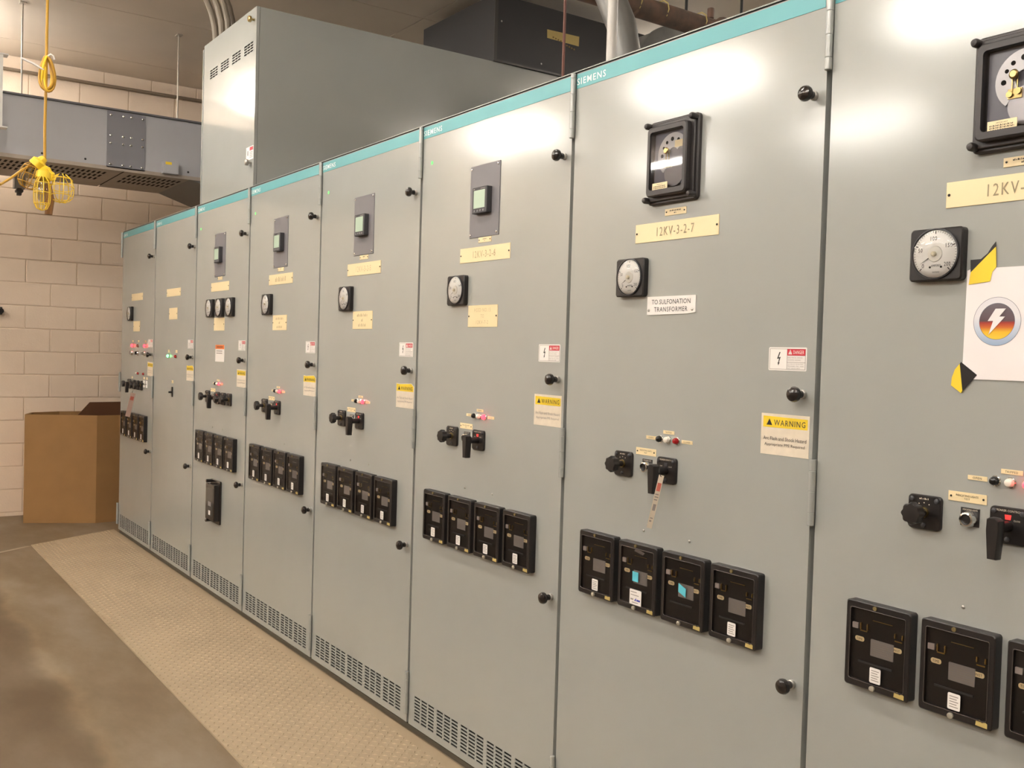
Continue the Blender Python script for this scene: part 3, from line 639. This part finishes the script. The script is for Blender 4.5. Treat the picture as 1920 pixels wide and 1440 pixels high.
# continuous plinth line under the doors is part of each cabinet; paper sign on the last door
def flat(poly, y, d): return MB().prism(poly, y-d, y)
sg = thing('paper_sign', (6.74, -.001, DZ+1.386), 'white paper with round lightning-bolt emblem taped to a cabinet door', 'sign')
X0, Z0 = 6.74, 1.386
obj('sheet', MB().prism([(0, .012), (.002, .21), (.012, .213), (.30, .213), (.30, 0), (.02, 0)], -.0012, 0), PAPER, sg)
ec = (7*W+.407-X0, 1.497-Z0)
def ring(b, r0, r1, y, n=48):
    for k_ in range(n):
        a, a2 = 2*math.pi*k_/n, 2*math.pi*(k_+1)/n
        b.add([(r0*math.cos(a), y, r0*math.sin(a)), (r1*math.cos(a), y, r1*math.sin(a)), (r1*math.cos(a2), y, r1*math.sin(a2)), (r0*math.cos(a2), y, r0*math.sin(a2))], [(0, 1, 2, 3)])
def grad(name, z0, z1, stops):
    m_ = bpy.data.materials.new(name); m_.use_nodes = True; nt = m_.node_tree; b = nt.nodes['Principled BSDF']; b.inputs['Roughness'].default_value = .7
    tc = nt.nodes.new('ShaderNodeTexCoord'); sp = nt.nodes.new('ShaderNodeSeparateXYZ'); mr = nt.nodes.new('ShaderNodeMapRange'); cr = nt.nodes.new('ShaderNodeValToRGB')
    nt.links.new(tc.outputs['Object'], sp.inputs[0]); nt.links.new(sp.outputs['Z'], mr.inputs[0]); mr.inputs[1].default_value = z0; mr.inputs[2].default_value = z1
    el = cr.color_ramp.elements; el[0].position = stops[0][0]; el[0].color = (*stops[0][1], 1); el[1].position = stops[-1][0]; el[1].color = (*stops[-1][1], 1)
    for p_, c_ in stops[1:-1]: q = el.new(p_); q.color = (*c_, 1)
    nt.links.new(mr.outputs[0], cr.inputs[0]); nt.links.new(cr.outputs[0], b.inputs['Base Color']); return m_
b = MB(); ring(b, .0345, .0455, -.0015); em = obj('emblem_rim', b, grad('rim_print', -.046, .046, [(0, (.28, .38, .55)), (.35, (.52, .58, .68)), (.6, (.74, .72, .74)), (1, (.72, .70, .74))]), sg, (ec[0], 0, ec[1]))
b = MB(); ring(b, .0455, .0462, -.0016); ring(b, .0340, .0347, -.0016); obj('emblem_outline', b, mat('outline_ink', (.10, .12, .18), .7), em)
b = MB(); ring(b, 0.0001, .0342, -.0014); obj('emblem_disc', b, grad('fire_print', -.034, .034, [(0, (.80, .55, .05)), (.2, (.75, .45, .02)), (.34, (.55, .12, .02)), (.46, (.34, .03, .02)), (.52, (.10, .06, .07)), (1, (.14, .12, .14))]), em)
b = MB(); b.prism([(-.003, .024), (-.0175, .001), (-.007, .001), (-.015, -.025), (.016, .009), (.0045, .009), (.017, .024)], -.0022, -.0018); obj('bolt_mark', b, PAPER, em)
def uvp(pts, o0): return [(q.x-X0, q.z-Z0) for q in (py(u, v, -.002) for u, v in pts)]
def z7(pts): return [(1640+a/4, 400+b_/4) for a, b_ in pts]
obj('tape_black', MB().prism(uvp(z7([(722, 350), (800, 343), (850, 300), (880, 252), (912, 212), (912, 250), (722, 444)]), 0), -.0024, -.0014), BLACK, sg)
obj('tape_yellow', MB().prism(uvp(z7([(912, 250), (914, 402), (884, 440), (868, 510), (708, 535), (722, 444)]), 0), -.0024, -.0014), YEL, sg)
obj('tape_yellow', MB().prism(uvp(z7([(641, 1128), (660, 1330), (650, 1348), (575, 1290), (582, 1230), (605, 1170)]), 0), -.0024, -.0014), YEL, sg)
obj('tape_black', MB().prism(uvp(z7([(650, 1115), (768, 1212), (660, 1330), (641, 1128)]), 0), -.0024, -.0014), BLACK, sg)

# ------------------------------------------------------------------ tags hanging from switch handles
def hang_tag(pts, wd, y0, y1, label, dirt):
    (u0, v0), (u1, v1) = pts
    A = py(u0, v0, y0); B = py(u1, v1, y1); A.z += DZ; B.z += DZ
    t = thing('hang_tag', A, label, 'tag')
    D = B-A; L = D.length; n = D.normalized(); sd = n.cross(A-CP); sd = sd.normalized()*wd/2
    nrm = n.cross(sd).normalized()
    mk = lambda a, b_, s0, s1, off: [A*0+D*a+sd*s0+nrm*off, D*a+sd*s1+nrm*off, D*b_+sd*s1+nrm*off, D*b_+sd*s0+nrm*off]
    b = MB(); q = mk(0.02, 1, -1, 1, 0); q2 = mk(0.02, 1, -1, 1, .0006); b.rings([q, q2]); obj('card', b, dirt, t)
    sgn = 1 if nrm.dot(CP-A) > 0 else -1
    for a, b_, s0, s1, mm in ((.16, .31, -.7, .7, mat('tag_red', (.60, .16, .12), .6)), (.36, .38, -.7, .6, INKM), (.41, .43, -.7, .7, INKM), (.46, .48, -.7, .5, INKM), (.55, .67, -.5, .6, INKM), (.80, .82, -.5, .5, INKM), (.85, .88, -.6, .2, INKM))[:1 if wd > .02 else 9]:
        b = MB(); b.add(mk(a, b_, s0, s1, .0012*sgn), [(0, 1, 2, 3)]); obj('print', b, mm, t)
    b = MB(); b.tube([D*.05, Vector((-.004, -.006, .004)), Vector((-.01, .0, .014))], .0012, 6); obj('tie', b, INK, t)
hang_tag(((1241, 889), (1217, 990)), .0135, -.062, -.055, 'narrow white tag with red block hanging from a switch handle near blue-noted relays', OLDW)
hang_tag(((250, 736), (239, 781)), .032, -.063, -.060, 'small pinkish tag hanging from a switch on the end cabinet', mat('pink_card', (.66, .50, .45), .7))

# ------------------------------------------------------------------ tall enclosure on cabinet 3
gx0, gx1, gz0, gz1, gy0, gy1 = 1.858, 2.737, 2.2535, 3.20, .015, 2.76
gb = thing('upper_enclosure', ((gx0+gx1)/2, gy0, DZ+gz0), 'tall grey steel enclosure with slotted vents standing on top of the cabinets', 'enclosure')
gw, gh = gx1-gx0, gz1-gz0
part('body', 'gb_b', lambda b: b.box(-gw/2, gw/2, .018, gy1-gy0, 0, gh), GREY, gb)
def gdoor():
    b = MB(); x0, x1 = -gw/2, gw/2; xs = [x0]; hx = []
    for g in range(4):
        for k_ in range(3):
            s_ = (1.975+.1935*g+.047*k_)-(gx0+gx1)/2; xs += [s_, s_+.041]; hx.append(len(xs)-2)
    xs.append(x1); zs = [.65]; hz = []
    for k_ in range(4):
        cz = 2.981+.0145*k_-gz0; zs += [cz-.0042, cz+.0042]; hz.append(len(zs)-2)
    zs.append(gh)
    for j in range(len(zs)-1):
        for i in range(len(xs)-1):
            q = [(xs[i], 0, zs[j]), (xs[i+1], 0, zs[j]), (xs[i+1], 0, zs[j+1]), (xs[i], 0, zs[j+1])]
            if i in hx and j in hz:
                b.add(q+[(x, .003, z) for x, y, z in q], [(0, 1, 5, 4), (1, 2, 6, 5), (2, 3, 7, 6), (3, 0, 4, 7)])
            else: b.add(q, [(0, 1, 2, 3)])
    b.add([(x0, 0, 0), (x1, 0, 0), (x1, 0, .65), (x0, 0, .65)], [(0, 1, 2, 3)])
    for q in (((x0, 0, 0), (x0, .016, 0), (x0, .016, gh), (x0, 0, gh)), ((x1, 0, 0), (x1, .016, 0), (x1, .016, gh), (x1, 0, gh)), ((x0, 0, gh), (x1, 0, gh), (x1, .016, gh), (x0, .016, gh)), ((x0, 0, 0), (x1, 0, 0), (x1, .016, 0), (x0, .016, 0))): b.add(q, [(0, 1, 2, 3)])
    me = bpy.data.meshes.new('gdoor'); me.from_pydata(b.v, [], b.f); return me
obj('door', gdoor(), GREY, gb)
part('vent_shade', 'gb_v', lambda b: b.box(-gw/2+.05, gw/2-.02, .006, .010, .70, .78), DARK, gb)  # added dark sheet, paints the shade inside the enclosure vents
part('edge_trim', 'gb_e', lambda b: b.box(-gw/2-.014, -gw/2-.001, -.004, .02, 0, gh-.02), GREY, gb)
for zz in (3.137, 2.385):
    part('latch_knob', 'gb_k', lambda b: b.lathe([(.006, 0), (.006, -.014), (.016, -.018), (.0165, -.030), (.012, -.034), (.001, -.035)], n=14), BRASS if zz > 3 else STEEL, gb, (2.70-(gx0+gx1)/2, 0, zz-gz0))
dl = part('danger_label', 'gb_d', lambda b: b.box(0, .109, -.0009, 0, 0, .070), WHITE, gb, (2.622-(gx0+gx1)/2, 0, 2.405-gz0))
part('red_band', 'gb_dr', lambda b: b.box(.055, .105, -.0013, -.0009, .048, .066), RED, dl); part('bolt_mark', 'gb_db', lambda b: b.box(.024, .032, -.0013, -.0009, .025, .05), INK, dl)
part('print', 'gb_dp', lambda b: [b.box(.057, .10, -.0013, -.0009, .01+k_*.009, .013+k_*.009) for k_ in range(4)], INKM, dl)

# charcoal enclosure standing on it further back
be = thing('charcoal_enclosure', (2.31, 1.5, DZ+3.20), 'dark charcoal steel box with strip of masking tape above the grey enclosure', 'enclosure')
part('body', 'be_b', lambda b: b.box(-.44, .44, .0, 1.25, .0, .41), BOXB, be)
part('edge_seam', 'be_s', lambda b: (b.box(.4405, .445, -.003, .02, 0, .41), b.box(.441, .446, .02, 1.24, .0, .012)), mat('charcoal_edge', (.05, .045, .04), .4), be)
q = [px(u, v, 2.752) for u, v in ((1026, 55), (1086, 69), (1085, 87), (1026, 71))]
tp = obj('tape_strip', MB().rings([[(.4415, p.y-1.5, p.z-3.2) for p in q], [(.443, p.y-1.5, p.z-3.2) for p in q]]), TAPE, be)
for k_ in range(2): part('handwriting', 'be_h%d' % k_, lambda b: [b.box(.443, .4436, .44+.02*j+.11*k_, .452+.02*j+.11*k_, .228-.03*k_-.004*j, .238-.03*k_-.004*j) for j in range(4)], mat('pen', (.2, .13, .04), .7), tp)
for yy, zz in ((.05, .25), (.36, .05)): part('rivet', 'be_r', lambda b: b.lathe([(.006, 0), (.004, .003)], axis='x', n=8), STEEL, be, (.441, yy, zz))

# ------------------------------------------------------------------ bus duct along the end wall side
dx1, dx0, dz0, dz1, dy0, dy1 = .333, -.56, 2.655, 3.075, -2.6, 1.6
bd = thing('bus_duct', ((dx0+dx1)/2, 0, DZ+dz0), 'blue-grey overhead bus duct with bolted splice plate hung on rods', 'duct'); dm = (dx0+dx1)/2
part('casing', 'bd_c', lambda b: b.box(dx0-dm, dx1-dm, dy0, dy1, .012, dz1-dz0), DUCT, bd)
part('top_flange', 'bd_t', lambda b: b.box(dx0-dm-.02, dx1-dm+.022, dy0, dy1, dz1-dz0, dz1-dz0+.012), mat('flange_dark', (.14, .14, .15), .5), bd)
def under(b, y0, y1):
    xs = [dx0-dm]; hx = []
    for k_ in range(3): s_ = (-.22+.15*k_)-dm; xs += [s_, s_+.10]; hx.append(len(xs)-2)
    xs.append(dx1-dm); ys = [y0]; hy = []; n = int((y1-y0-.12)/.036)
    for k_ in range(n): s_ = y0+.06+.036*k_; ys += [s_, s_+.018]; hy.append(len(ys)-2)
    ys.append(y1)
    for j in range(len(ys)-1):
        for i in range(len(xs)-1):
            if i in hx and j in hy: continue
            b.add([(xs[i], ys[j], 0), (xs[i+1], ys[j], 0), (xs[i+1], ys[j+1], 0), (xs[i], ys[j+1], 0)], [(0, 1, 2, 3)])
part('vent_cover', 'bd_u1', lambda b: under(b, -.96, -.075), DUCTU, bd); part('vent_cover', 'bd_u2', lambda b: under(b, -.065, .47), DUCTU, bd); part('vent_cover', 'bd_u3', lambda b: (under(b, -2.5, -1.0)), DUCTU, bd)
part('vent_shade', 'bd_v', lambda b: b.box(dx0-dm+.02, dx1-dm-.02, dy0, .46, .010, .0115), DARK, bd)  # added dark sheet painting the shade inside the duct above its slots
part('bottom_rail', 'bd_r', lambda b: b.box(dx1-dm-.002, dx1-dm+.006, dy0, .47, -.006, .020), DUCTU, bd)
sp = part('splice_plate', 'bd_s', lambda b: b.box(dx1-dm, dx1-dm+.006, -.2, .065, .012, .412), DUCTP, bd)
for yy in (-.175, -.09, -.035, .045):
    for zz in (.035, .185, .240, .385): part('bolt', 'bd_b', lambda b: b.lathe([(.009, 0), (.008, .006), (.004, .008)], axis='x', n=8), CHROME, sp, (dx1-dm+.006, yy, zz))
jb = part('junction_box', 'bd_j', lambda b: b.box(dx1-dm, dx1-dm+.05, .185, .295, .015, .102), DUCT, bd); part('sticker', 'bd_js', lambda b: b.box(dx1-dm+.05, dx1-dm+.0508, .20, .245, .078, .098), YEL, jb)
for yy in (-.62, -.34, .38): part('bolt', 'bd_bb', lambda b: b.lathe([(.008, 0), (.006, .005)], axis='x', n=8), INK, bd, (dx1-dm, yy, .05))
part('end_boot', 'bd_e', lambda b: b.rings([[(x, .40, z) for x, z in ((-.44, .0), (.44, .0), (.44, .10), (-.44, .10))], [(x, .9, z) for x, z in ((-.44, -.16), (.44, -.16), (.44, .10), (-.44, .10))]]), mat('boot_grey', (.22, .21, .20), .6), bd)
q = px(36, 345, -.50); hb = part('hanger_bracket', 'bd_h', lambda b: b.box(-.04, .04, -.038, .038, -.035, .05), DUCT, bd, (-.50-dm, q.y, q.z-dz0)); part('strut_stub', 'bd_hs', lambda b: (b.box(-.03, .03, -.014, .014, -.085, -.035), b.box(-.04, .04, -.024, .024, -.062, -.045)), mat('bracket_grey', (.12, .11, .10), .6), hb)
for yy in (-.755, .29): part('hanger_rod', 'bd_rod', lambda b: (b.tube([(0, 0, dz1-dz0+.005), (0, 0, ZC-dz0+.0)], .006, 8), b.box(-.02, .04, -.02, .02, ZC-dz0-.006, ZC-dz0)), mat('rod_steel', (.45, .40, .34), .5, metal=.3), bd, (dx1-dm+.006, yy, 0))
# conduit along the top of the end wall
wc = MB(); wc.tube([(0, -2.2, 0), (0, .0, -.0), (0, 1.0, .01), (0, 3, .01)], .013, 8)
tag(obj('wall_conduit', wc, mat('brown_conduit', (.26, .20, .14), .6), None, (XW+.026, 0, DZ+3.585)), 'brown conduit running along the top of the block wall', 'conduit')
# white hung channel cut by the picture's edge
ye = px(4, 170, .60).y; zb, zt2 = px(0, 240, .60).z, px(0, 101, .60).z
wch = thing('hung_channel', (.60, ye-.06, DZ+zb), 'white vertical channel with end flanges beside the bus duct', 'channel')
part('web', 'wc_w', lambda b: b.box(-.03, .03, -.06, .06, .008, zt2-zb-.008), HOUSE, wch)
for zz in (0, zt2-zb-.008): part('flange', 'wc_f', lambda b: b.box(-.04, .04, -.08, .09, 0, .008), HOUSE, wch, (0, 0, zz))
part('hanger_rod', 'wc_r', lambda b: b.tube([(0, -.03, zt2-zb), (0, -.03, ZC-zb)], .006, 6), STEEL, wch)
# small dark fitting on the wall
wb = thing('wall_hook', (XW, -.70, DZ+1.645), 'small dark fitting fixed to the block wall', 'hook')
part('base', 'wb_b', lambda b: b.box(-.004, .012, -.06, .03, -.03, .03), INK, wb); part('arm', 'wb_a', lambda b: b.tube([(.01, 0, 0), (.09, .012, -.004)], .022, 10), BLACK, wb)

# ------------------------------------------------------------------ four conduits behind the tall enclosure
for k_, (u, v) in enumerate(((405, 60), (417, 54), (429, 46), (440, 36))):
    y = .14; A = py(u, v, y); lim = (9, 9, 1.825, 1.745)[k_]     # keep left of the enclosure: slide along the sight line
    while A.x > lim: y += .005; A = py(u, v, y)
    t = MB(); pts = [(A.x, y, DZ+2.2535), (A.x, y, DZ+3.30)]; R_ = .50+y-.14
    for j in range(1, 9):
        a = math.radians(80*j/8); pts.append((A.x, y-R_*(1-math.cos(a)), DZ+3.30+R_*math.sin(a)))
    t.tube([(p[0]-A.x, p[1]-y, p[2]-DZ-2.2535) for p in pts if p[2] < DZ+ZC-.03], .019, 10)
    tag(obj('steel_conduit', t, CONDG, None, (A.x, y, DZ+2.2535)), 'bent steel conduit rising behind the tall grey enclosure', 'conduit', 'bent conduits behind the tall enclosure')

# ------------------------------------------------------------------ pipes behind the cabinet tops
A = py(1146, 108, .10)
tag(obj('pale_pipe', MB().tube([(0, 0, 0), (0, 0, ZC-2.2535)], .0155, 14), CONDW, None, (A.x, .10, DZ+2.2535)), 'straight pale grey conduit rising from the cabinet top', 'pipe')
dd = MB(); dd.tube([(q.x, q.y, q.z-2.2535) for q in (Vector((5.06, .6, 2.275)), Vector((5.04, .6, 2.45)), Vector((4.985, .6, 2.65)), Vector((4.87, .57, 2.90)), Vector((4.70, .5, 3.15)), Vector((4.5, .4, 3.4)))], .056, 18)
o = tag(obj('round_duct', dd, GALV, None, (0, 0, DZ+2.2535)), 'thick mottled galvanised duct curving up beside the pale conduit', 'duct')
rp = thing('rusty_pipe', (4.50, 1.2, DZ+2.97), 'dark rusty pipe with wire ties overhead behind the cabinets', 'pipe')
part('pipe', 'rp_p', lambda b: b.tube([(0, -1.6, 0), (0, 2.2, -.02)], .047, 14), RUST, rp)
for yy in (-.12, .04, .28): part('wire_tie', 'rp_w', lambda b: b.tube([(.049*math.cos(t*.63), .01*math.sin(t*.63+1), .049*math.sin(t*.63)) for t in range(10)], .003, 5, closed=True), TAPE, rp, (0, yy, 0))
part('coupling', 'rp_c', lambda b: b.tube([(0, .42, 0), (0, .52, 0)], .058, 14), RUST, rp); part('bolt', 'rp_b', lambda b: b.tube([(0, .36, .04), (0, .36, .085)], .016, 8), RUST, rp)
part('drop_wire', 'rp_d', lambda b: b.tube([(.03, -.12, -.04), (.01, -.18, -.10), (-.03, -.22, -.20), (-.03, -.22, -.70)], .010, 6), RUST, rp)
for yy in (.25, .62): part('hanger_rod', 'rp_r', lambda b: b.tube([(0, 0, -.12), (0, 0, ZC-2.97)], .007, 6), INK, rp, (-.05, yy, 0))
dr = thing('drum_duct', (3.55, 2.05, DZ+2.95), 'grey drum-shaped duct end behind the cabinets under the rusty pipe', 'duct')
part('shell', 'dr_s', lambda b: b.lathe([(.30, -.05), (.30, .20), (.31, .21), (.31, .23), (.29, .24), (.02, .26)], axis='x', n=40), GALV, dr); part('leg', 'dr_l', lambda b: b.box(-.05, .15, -.1, .1, -.69, -.25), GALV, dr)
A = py(1058, 60, .6)
tag(obj('red_conduit', MB().tube([(0, 0, 0), (0, 0, ZC-2.2535)], .006, 8), REDC, None, (A.x, .6, DZ+2.2535)), 'thin red-brown rod standing before the charcoal enclosure', 'rod')

# ------------------------------------------------------------------ cardboard bin
cbp = [(-.70, -.55), (-.475, -.06), (-.50, .18), (-.60, .46), (-.92, .42), (-1.03, .06), (-1.03, -.25), (-.93, -.47)]
bn = thing('cardboard_bin', (-.74, 0, 0), 'open brown cardboard bin with a dark flap by the block wall', 'bin')
P = [(x+.74, y) for x, y in cbp]; cx = sum(p[0] for p in P)/len(P); cy = sum(p[1] for p in P)/len(P)
Q = [(cx+(x-cx)*.965, cy+(y-cy)*.965) for x, y in P]; hh = .86
fl = [0 if i_ in (0, 1) else .004 for i_ in range(8)]
obj('shell', MB().rings([[(x, y, 0) for x, y in P], [(x, y, hh) for x, y in P], [(x, y, hh) for x, y in Q], [(x, y, .02) for x, y in Q]], True, True).mesh('shell', 5), CARD, bn)
f4 = [px(u, v, -.80) for u, v in ((143, 781), (168, 754), (236, 753), (236, 781))]
obj('flap', MB().rings([[(-.06, p.y, p.z+DZ) for p in f4], [(-.052, p.y, p.z+DZ) for p in f4]]), CARDI, bn)

# ------------------------------------------------------------------ yellow caged work lights on a cord
hx = 3.6
wk = thing('work_light_string', (hx, -1.13, DZ+1.90), 'yellow caged work lights hanging on an ochre cord over the aisle', 'work light')
def L(u, v, off=0.): p = px(u, v, hx+off); return (p.x-hx, p.y+1.13, p.z-1.90)
top = L(87, 105); b = MB(); b.tube([(top[0]+.0, top[1]+.02, ZC-1.90), L(89, 0), top, L(86, 170), L(84, 235), L(84, 300), L(83, 322)], .0055, 8); obj('cord', b, CORD, wk)
for k_, (w2, a0) in enumerate(((17, .2), (12, 1.1), (19, 2.0), (9, 2.7), (15, -.4))):
    cu, cv = 89+(k_-2)*1.2, 136; pts = []
    for j in range(20):
        t = 2*math.pi*j/20; s_ = math.sin(t); pts.append(L(cu+w2*s_*(.45+.55*(1-math.cos(t))/2), cv-31*math.cos(t)+k_*1.2, .02*math.cos(a0+t)*(1 if k_ % 2 else -1)))
    b = MB(); b.tube(pts, .005, 7, closed=True); obj('cord_coil', b, YELP if k_ % 2 else CORD, wk)
b = MB(); b.tube([L(40, 109, .02), L(62, 119, .02), L(82, 131, .02)], .0045, 6); obj('cable_tie', b, WHITE, wk)
b = MB(); b.tube([L(90, 105, .02), L(95, 102, .02), L(100, 105, .02), L(102, 112, .02)], .0035, 6); obj('cable_tie', b, WHITE, wk)
b = MB(); b.tube([L(0, 346, .2), L(20, 334, .1), L(45, 316), L(60, 309), L(76, 315), L(82, 330)], .0048, 7); obj('branch_cord', b, CORD, wk)
def cage(A, ax, R_, Ln, mb):
    ax = ax.normalized(); s1 = ax.orthogonal().normalized(); s2 = ax.cross(s1)
    prof = [(.35, 0), (.85, .18), (1, .40), (1, .62), (.93, .80), (.62, .95), (.05, 1.0)]
    for k_ in range(8):
        a = 2*math.pi*k_/8; dd_ = s1*math.cos(a)+s2*math.sin(a); mb.tube([A+ax*(Ln*t)+dd_*(R_*r) for r, t in prof], .0018, 5)
    for r, t in ((.88, .2), (1, .48), (.93, .80)):
        mb.tube([A+ax*(Ln*t)+(s1*math.cos(2*math.pi*j/20)+s2*math.sin(2*math.pi*j/20))*(R_*r) for j in range(20)], .0018, 5, closed=True)
def sock(A, B, r0, r1, mb): mb.tube([A, A+(B-A)*.35, A+(B-A)*.5, B], [r0*.7, r0, r1, r1], 12)
V = lambda u, v, off=0.: Vector(L(u, v, off))
# lamp with glass jar (tilted left), long narrow guard, open round guard
b = MB(); sock(V(84, 296), V(66, 312, -.01), .018, .030, b); obj('socket', b, YELP, wk)
b = MB(); A, B = V(67, 309, -.02), V(52, 350, -.03); ax = (B-A); b.tube([A, A+ax*.1, A+ax*.8, A+ax*.95, A+ax], [.022, .034, .036, .026, .006], 16); obj('glass_jar', b, WBULB, wk)
b = MB(); cage(V(68, 306, -.02), V(51, 350, -.03)-V(68, 306, -.02), .043, .105, b); obj('wire_guard', b, CORD, wk)
b = MB(); sock(V(83, 312), V(80, 336, .01), .020, .028, b); obj('socket', b, YELP, wk)
b = MB(); cage(V(80, 330, .03), V(78, 404, .03)-V(80, 330, .03), .030, .132, b); obj('wire_guard', b, YELP, wk)
b = MB(); b.tube([V(82, 335, .01), V(82, 350, .01), V(80, 372, .01), V(80, 380, .01)], [.012, .022, .020, .006], 12); obj('bulb', b, WBULB, wk)
b = MB(); sock(V(87, 314), V(92, 338, -.01), .018, .026, b); obj('socket', b, YELP, wk)
b = MB(); cage(V(116, 328, -.005), V(114, 392, .02)-V(116, 328, -.005), .045, .112, b); obj('wire_guard', b, YELP, wk)
b = MB(); b.tube([V(88, 345), V(93, 375), V(91, 402)], [.016, .018, .014], 10); obj('handle', b, mat('brown_grip', (.30, .14, .04), .5), wk)
